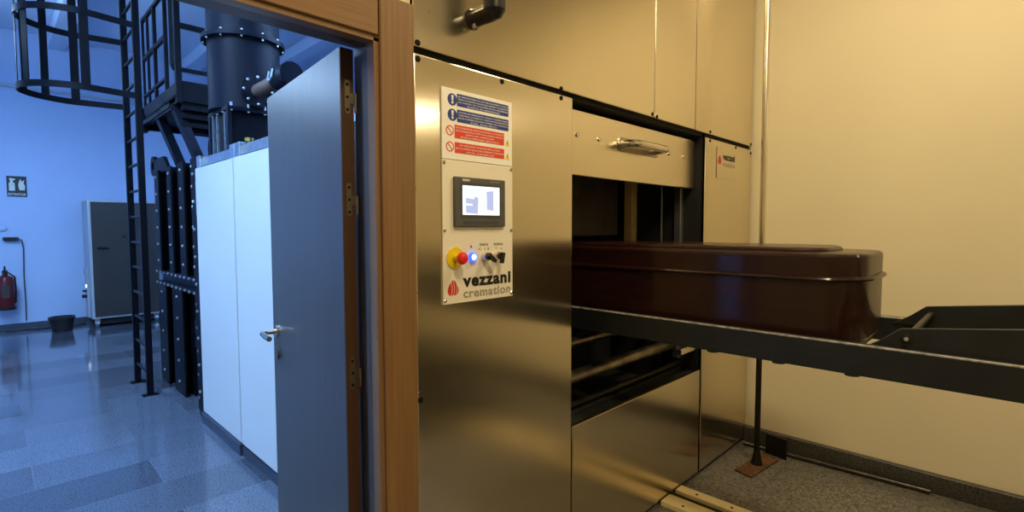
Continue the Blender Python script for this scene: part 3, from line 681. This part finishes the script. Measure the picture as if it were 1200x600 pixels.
for a in (90, 122, 152, 180, 208, 270):
    aa = math.radians(a); x, y = .60+.392*math.cos(aa), 5.805+.352*math.sin(aa)
    d = Vector((-math.sin(aa), math.cos(aa), 0))
    MB().strip([(x, y, 2.628), (x, y, 4.1)], .062, .007, axis=tuple(d)).build('cage_strap', M['darkblue'], ld)

# steel cabinet at back wall
cb_ = thing('steel_cabinet', (1.46, 10.2, 0), 'tall dull steel cabinet on castors against the back wall', 'cabinet')
MB().box((1.035, 9.90, .13), (1.92, 10.54, 1.93), .008, 2).build('carcass', M['cab_side'], cb_)
dr = MB().box((1.07, 9.885, .16), (1.90, 9.90, 1.90), .004).build('door', M['cab'], cb_)
MB().box((1.125, 9.86, 1.19), (1.265, 9.885, 1.225), .006).build('handle', M['blackpl'], dr)
MB().cyl((1.46, 9.885, 1.375), (1.46, 9.875, 1.375), .022, n=14).build('lock', M['blackpl'], dr)
MB().box((1.06, 9.95, .04), (1.92, 10.5, .13)).build('base', M['black'], cb_)
for x in (1.10, 1.85):
    for y in (9.95, 10.45):
        b = MB(); b.cyl((x-.02, y, .055), (x+.02, y, .055), .055, n=20); b.box((x-.03, y-.02, .05), (x+.03, y+.02, .13)); b.build('castor', M['galv'], cb_)
MB().box((1.0, 10.08, .78), (1.035, 10.30, .90), .004).box((1.01, 10.10, .14), (1.035, 10.3, .78)).build('switch_box', M['cab_side'], cb_)
MB().cyl((1.0, 10.15, .62), (1.035, 10.15, .62), .022, n=14).build('indicator_lamp', M['indicator'], cb_)
MB().box((.95, 10.13, .44), (1.035, 10.18, .49), .006).box((.96, 10.13, .53), (1.035, 10.18, .56), .004).build('plug', M['blackpl'], cb_)
vp = thing('riser_pipe', (1.99, 9.95, 0), 'slim upright pipe with two black valves beside the dull steel cabinet', 'pipe')
MB().cyl((1.99, 9.95, 0), (1.99, 9.95, 1.95), .03, n=16).cyl((2.07, 9.97, 0), (2.07, 9.97, 1.9), .02, n=12).build('pipe', M['cab'], vp)
for z in (.42, 1.15, 1.80): MB().box((1.93, 9.90, z-.05), (2.02, 9.96, z+.05), .01).build('valve', M['blackpl'], vp)

# bucket, hose, extinguisher, sign, plug and cable
bk = thing('bucket', (.69, 9.93, 0), 'small black plastic bucket on the floor left of the steel cabinet', 'bucket')
MB().lathe([(0, 0), (.115, 0), (.142, .19), (.155, .195), (.155, .215), (.138, .215), (.112, .012), (0, .012)], (.69, 9.93, 0), (0, 0, 1), 28).build('pail', M['blackpl'], bk)
MB().tube([(.69+.15*math.cos(PI*k/12), 9.93-.03-.06*math.sin(PI*k/12), .20-.05*math.sin(PI*k/12)) for k in range(13)], .005, 6).build('bail', M['iron'], bk)
tag(MB().tube([(.12, 10.50, .014), (.22, 10.42, .014), (.35, 10.46, .014), (.47, 10.36, .014), (.60, 10.40, .014), (.78, 10.33, .014), (.9, 10.36, .014), (1.0, 10.40, .014), (1.0, 10.47, .014)], .014, 8).build('hose', M['cable']), 'thin dark hose lying on the floor along the back wall', 'hose')
ex = thing('fire_extinguisher', (.13, 10.42, .33), 'dark red fire extinguisher hung low on the back wall beside the black cable', 'extinguisher')
MB().lathe([(0, .34), (.09, .34), (.095, .36), (.095, .74), (.08, .80), (.03, .83), (.03, .86), (0, .86)], (.13, 10.42, 0), (0, 0, 1), 24).build('cylinder', M['ext_red'], ex)
MB().box((.10, 10.36, .86), (.16, 10.46, .90), .004).bar((.13, 10.40, .90), (.13, 10.32, .96), .02, .012).box((.115, 10.5, .6), (.145, 10.57, .64)).build('valve_lever', M['blackpl'], ex)
MB().tube([(.16, 10.38, .87), (.23, 10.36, .80), (.235, 10.37, .6), (.225, 10.38, .42)], .012, 8).build('nozzle_hose', M['blackpl'], ex)
MB().cyl((.13, 10.42, .325), (.13, 10.42, .372), .105, n=24).build('base_ring', M['blackpl'], ex)
MB().box((.09, 10.318, .5), (.17, 10.328, .68), .002).build('paper_label', M['cab'], ex)
MB().box((.05, 10.51, .5), (.21, 10.6, .53)).build('wall_hook', M['iron'], ex)
sg = thing('extinguisher_sign', (.31, 10.6, 1.97), 'dark square fire extinguisher sign high on the back wall', 'sign')
MB().box((.203, 10.592, 1.972), (.418, 10.6, 2.275), .001).build('board', M['sign_dark'], sg)
g = MB(); g.polyy([(.225, 2.06), (.29, 2.06), (.29, 2.17), (.27, 2.19), (.27, 2.21), (.295, 2.22), (.295, 2.235), (.235, 2.245), (.235, 2.215), (.245, 2.19), (.225, 2.17)], 10.589, 10.592); g.build('extinguisher_pictogram', M['sign_pale'], sg)
g = MB(); g.polyy([(.335, 2.07), (.395, 2.07), (.40, 2.13), (.385, 2.175), (.395, 2.22), (.365, 2.20), (.35, 2.24), (.335, 2.19), (.325, 2.14)], 10.589, 10.592); g.build('flame_pictogram', M['sign_pale'], sg)
fit_letters('lettering', 'EXTINTOR', .215, .406, 1.99, .05, M['sign_pale'], sg, 10.5905, .001)
pc = thing('power_plug', (.25, 10.57, 1.33), 'black plug in a wall socket with cable hanging down the back wall', 'plug')
MB().box((.13, 10.52, 1.325), (.30, 10.6, 1.375), .008).build('plug_body', M['blackpl'], pc)
MB().tube([(.29, 10.55, 1.35), (.33, 10.56, 1.33), (.345, 10.575, 1.2), (.335, 10.58, .8), (.34, 10.58, .4), (.335, 10.575, .12)], .008, 8).build('cable', M['cable'], pc)
tag(MB().lathe([(0, 0), (.04, 0), (.055, .01), (.055, .025), (.03, .035), (0, .035)], (.13, 10.6, 1.52), (0, -1, 0), 20).build('wall_bell', M['wall_cool']), 'small pale round wall fitting above the black plug', 'wall fitting')

# ------------------------------------------------------------------ lamps
def area(name, loc, size, power, color, rot=(0, 0, 0), spread=PI):
    L = bpy.data.lights.new(name, 'AREA'); L.shape = 'RECTANGLE'; L.size, L.size_y = size; L.energy = power; L.color = color; L.spread = spread
    o = bpy.data.objects.new(name, L); col.objects.link(o); o.location = loc; o.rotation_euler = rot; return o
WARM = (1.0, .81, .49)
for i, (x, y, sx2, sy2, p, lab) in enumerate(((2.35, .2, .5, .5, 39, 'square ceiling lamp above the charging trolley'), (.45, -.55, .3, .9, 60, 'added long ceiling lamp out of view, front light for the control panel'))):  # second lamp is added to light the sign and panel from the front
    cl = thing('ceiling_lamp', (x, y, 3.63), lab, 'lamp')
    b = MB(); b.box((x-sx2/2-.03, y-sy2/2-.03, 3.65), (x+sx2/2+.03, y+sy2/2+.03, 3.7), .004); b.build('housing', M['sign_white'], cl)
    area('ceiling_light_source', (x, y, 3.64), (sx2, sy2), p, WARM)
wl = thing('wall_lamp', (3.69, -3.2, 2.87), 'slim lit wall lamp on the right hand wall outside the view', 'lamp')
MB().box((3.675, -3.72, 2.87), (3.7095, -2.68, 3.03), .004).build('housing', M['sign_white'], wl)
MB().box((3.655, -3.70, 2.885), (3.675, -2.70, 3.015), .004).build('diffuser', M['lampglow'], wl)
COOL = (.42, .67, 1.0)
for x, y, p in ((-.75, 3.1, 105), (-.5, 7.3, 100), (3.3, 3.2, 60)):  # back-wall and furnace-side lamps added for door sheen and a brighter ceiling
    hz_ = {3.1: 3.7, 7.3: 3.5, 3.2: 3.6}[y]; up_ = {3.1: 190, 7.3: 80, 3.2: 230}[y]
    cl = thing('ceiling_lamp', (x, y, hz_), {3.1: 'cool batten lamp on the machine room ceiling nearest the door', 7.3: 'added cool batten lamp out of view towards the back wall, set for the sheen on the door leaf', 3.2: 'added cool batten lamp hidden above the furnace casing, brightens the ceiling'}[y], 'lamp')
    MB().box((x-.2, y-.7, hz_+.01), (x+.2, y+.7, hz_+.08), .004).build('housing', M['sign_white'], cl)
    if hz_ < 4:
        for d in (-.5, .5): MB().cyl((x, y+d, hz_+.08), (x, y+d, 4.4), .006, n=8).build('suspension_rod', M['galv'], cl)
    area('batten_light_source', (x, y, hz_), (.35, 1.3), p, COOL)
    area('added_uplight_source', (x, y, hz_+.1), (.35, 1.3), up_, COOL, (PI, 0, 0))  # upward light added on each batten to lift the dark ceiling

# ------------------------------------------------------------------ world, camera, view
wd = bpy.data.worlds.new('World'); scn.world = wd; wd.use_nodes = True
wd.node_tree.nodes['Background'].inputs[0].default_value = (.02, .025, .03, 1); wd.node_tree.nodes['Background'].inputs[1].default_value = .3
pitch, roll, yaw = .055, -.002, .778
fh = Vector((math.cos(yaw), math.sin(yaw), 0)); r0 = Vector((math.sin(yaw), -math.cos(yaw), 0))
fw = math.cos(pitch)*fh-math.sin(pitch)*Vector((0, 0, 1)); u0 = r0.cross(fw)
rt = math.cos(roll)*r0+math.sin(roll)*u0; up = -math.sin(roll)*r0+math.cos(roll)*u0
cd = bpy.data.cameras.new('camera'); cam = bpy.data.objects.new('camera', cd); col.objects.link(cam)
R3 = Matrix((rt, up, -fw)).transposed()
cam.matrix_world = Matrix.Translation((0, 0, 1.5)) @ R3.to_4x4()
cd.sensor_width = 36; cd.lens = 602.5/1200*36; cd.clip_start = .02
scn.camera = cam
for o in bpy.data.objects:
    if '_o' in o: del o['_o']
vs = scn.view_settings
vs.view_transform = 'Standard'; vs.look = 'None'; vs.gamma = 1; vs.use_curve_mapping = False; vs.exposure = 0
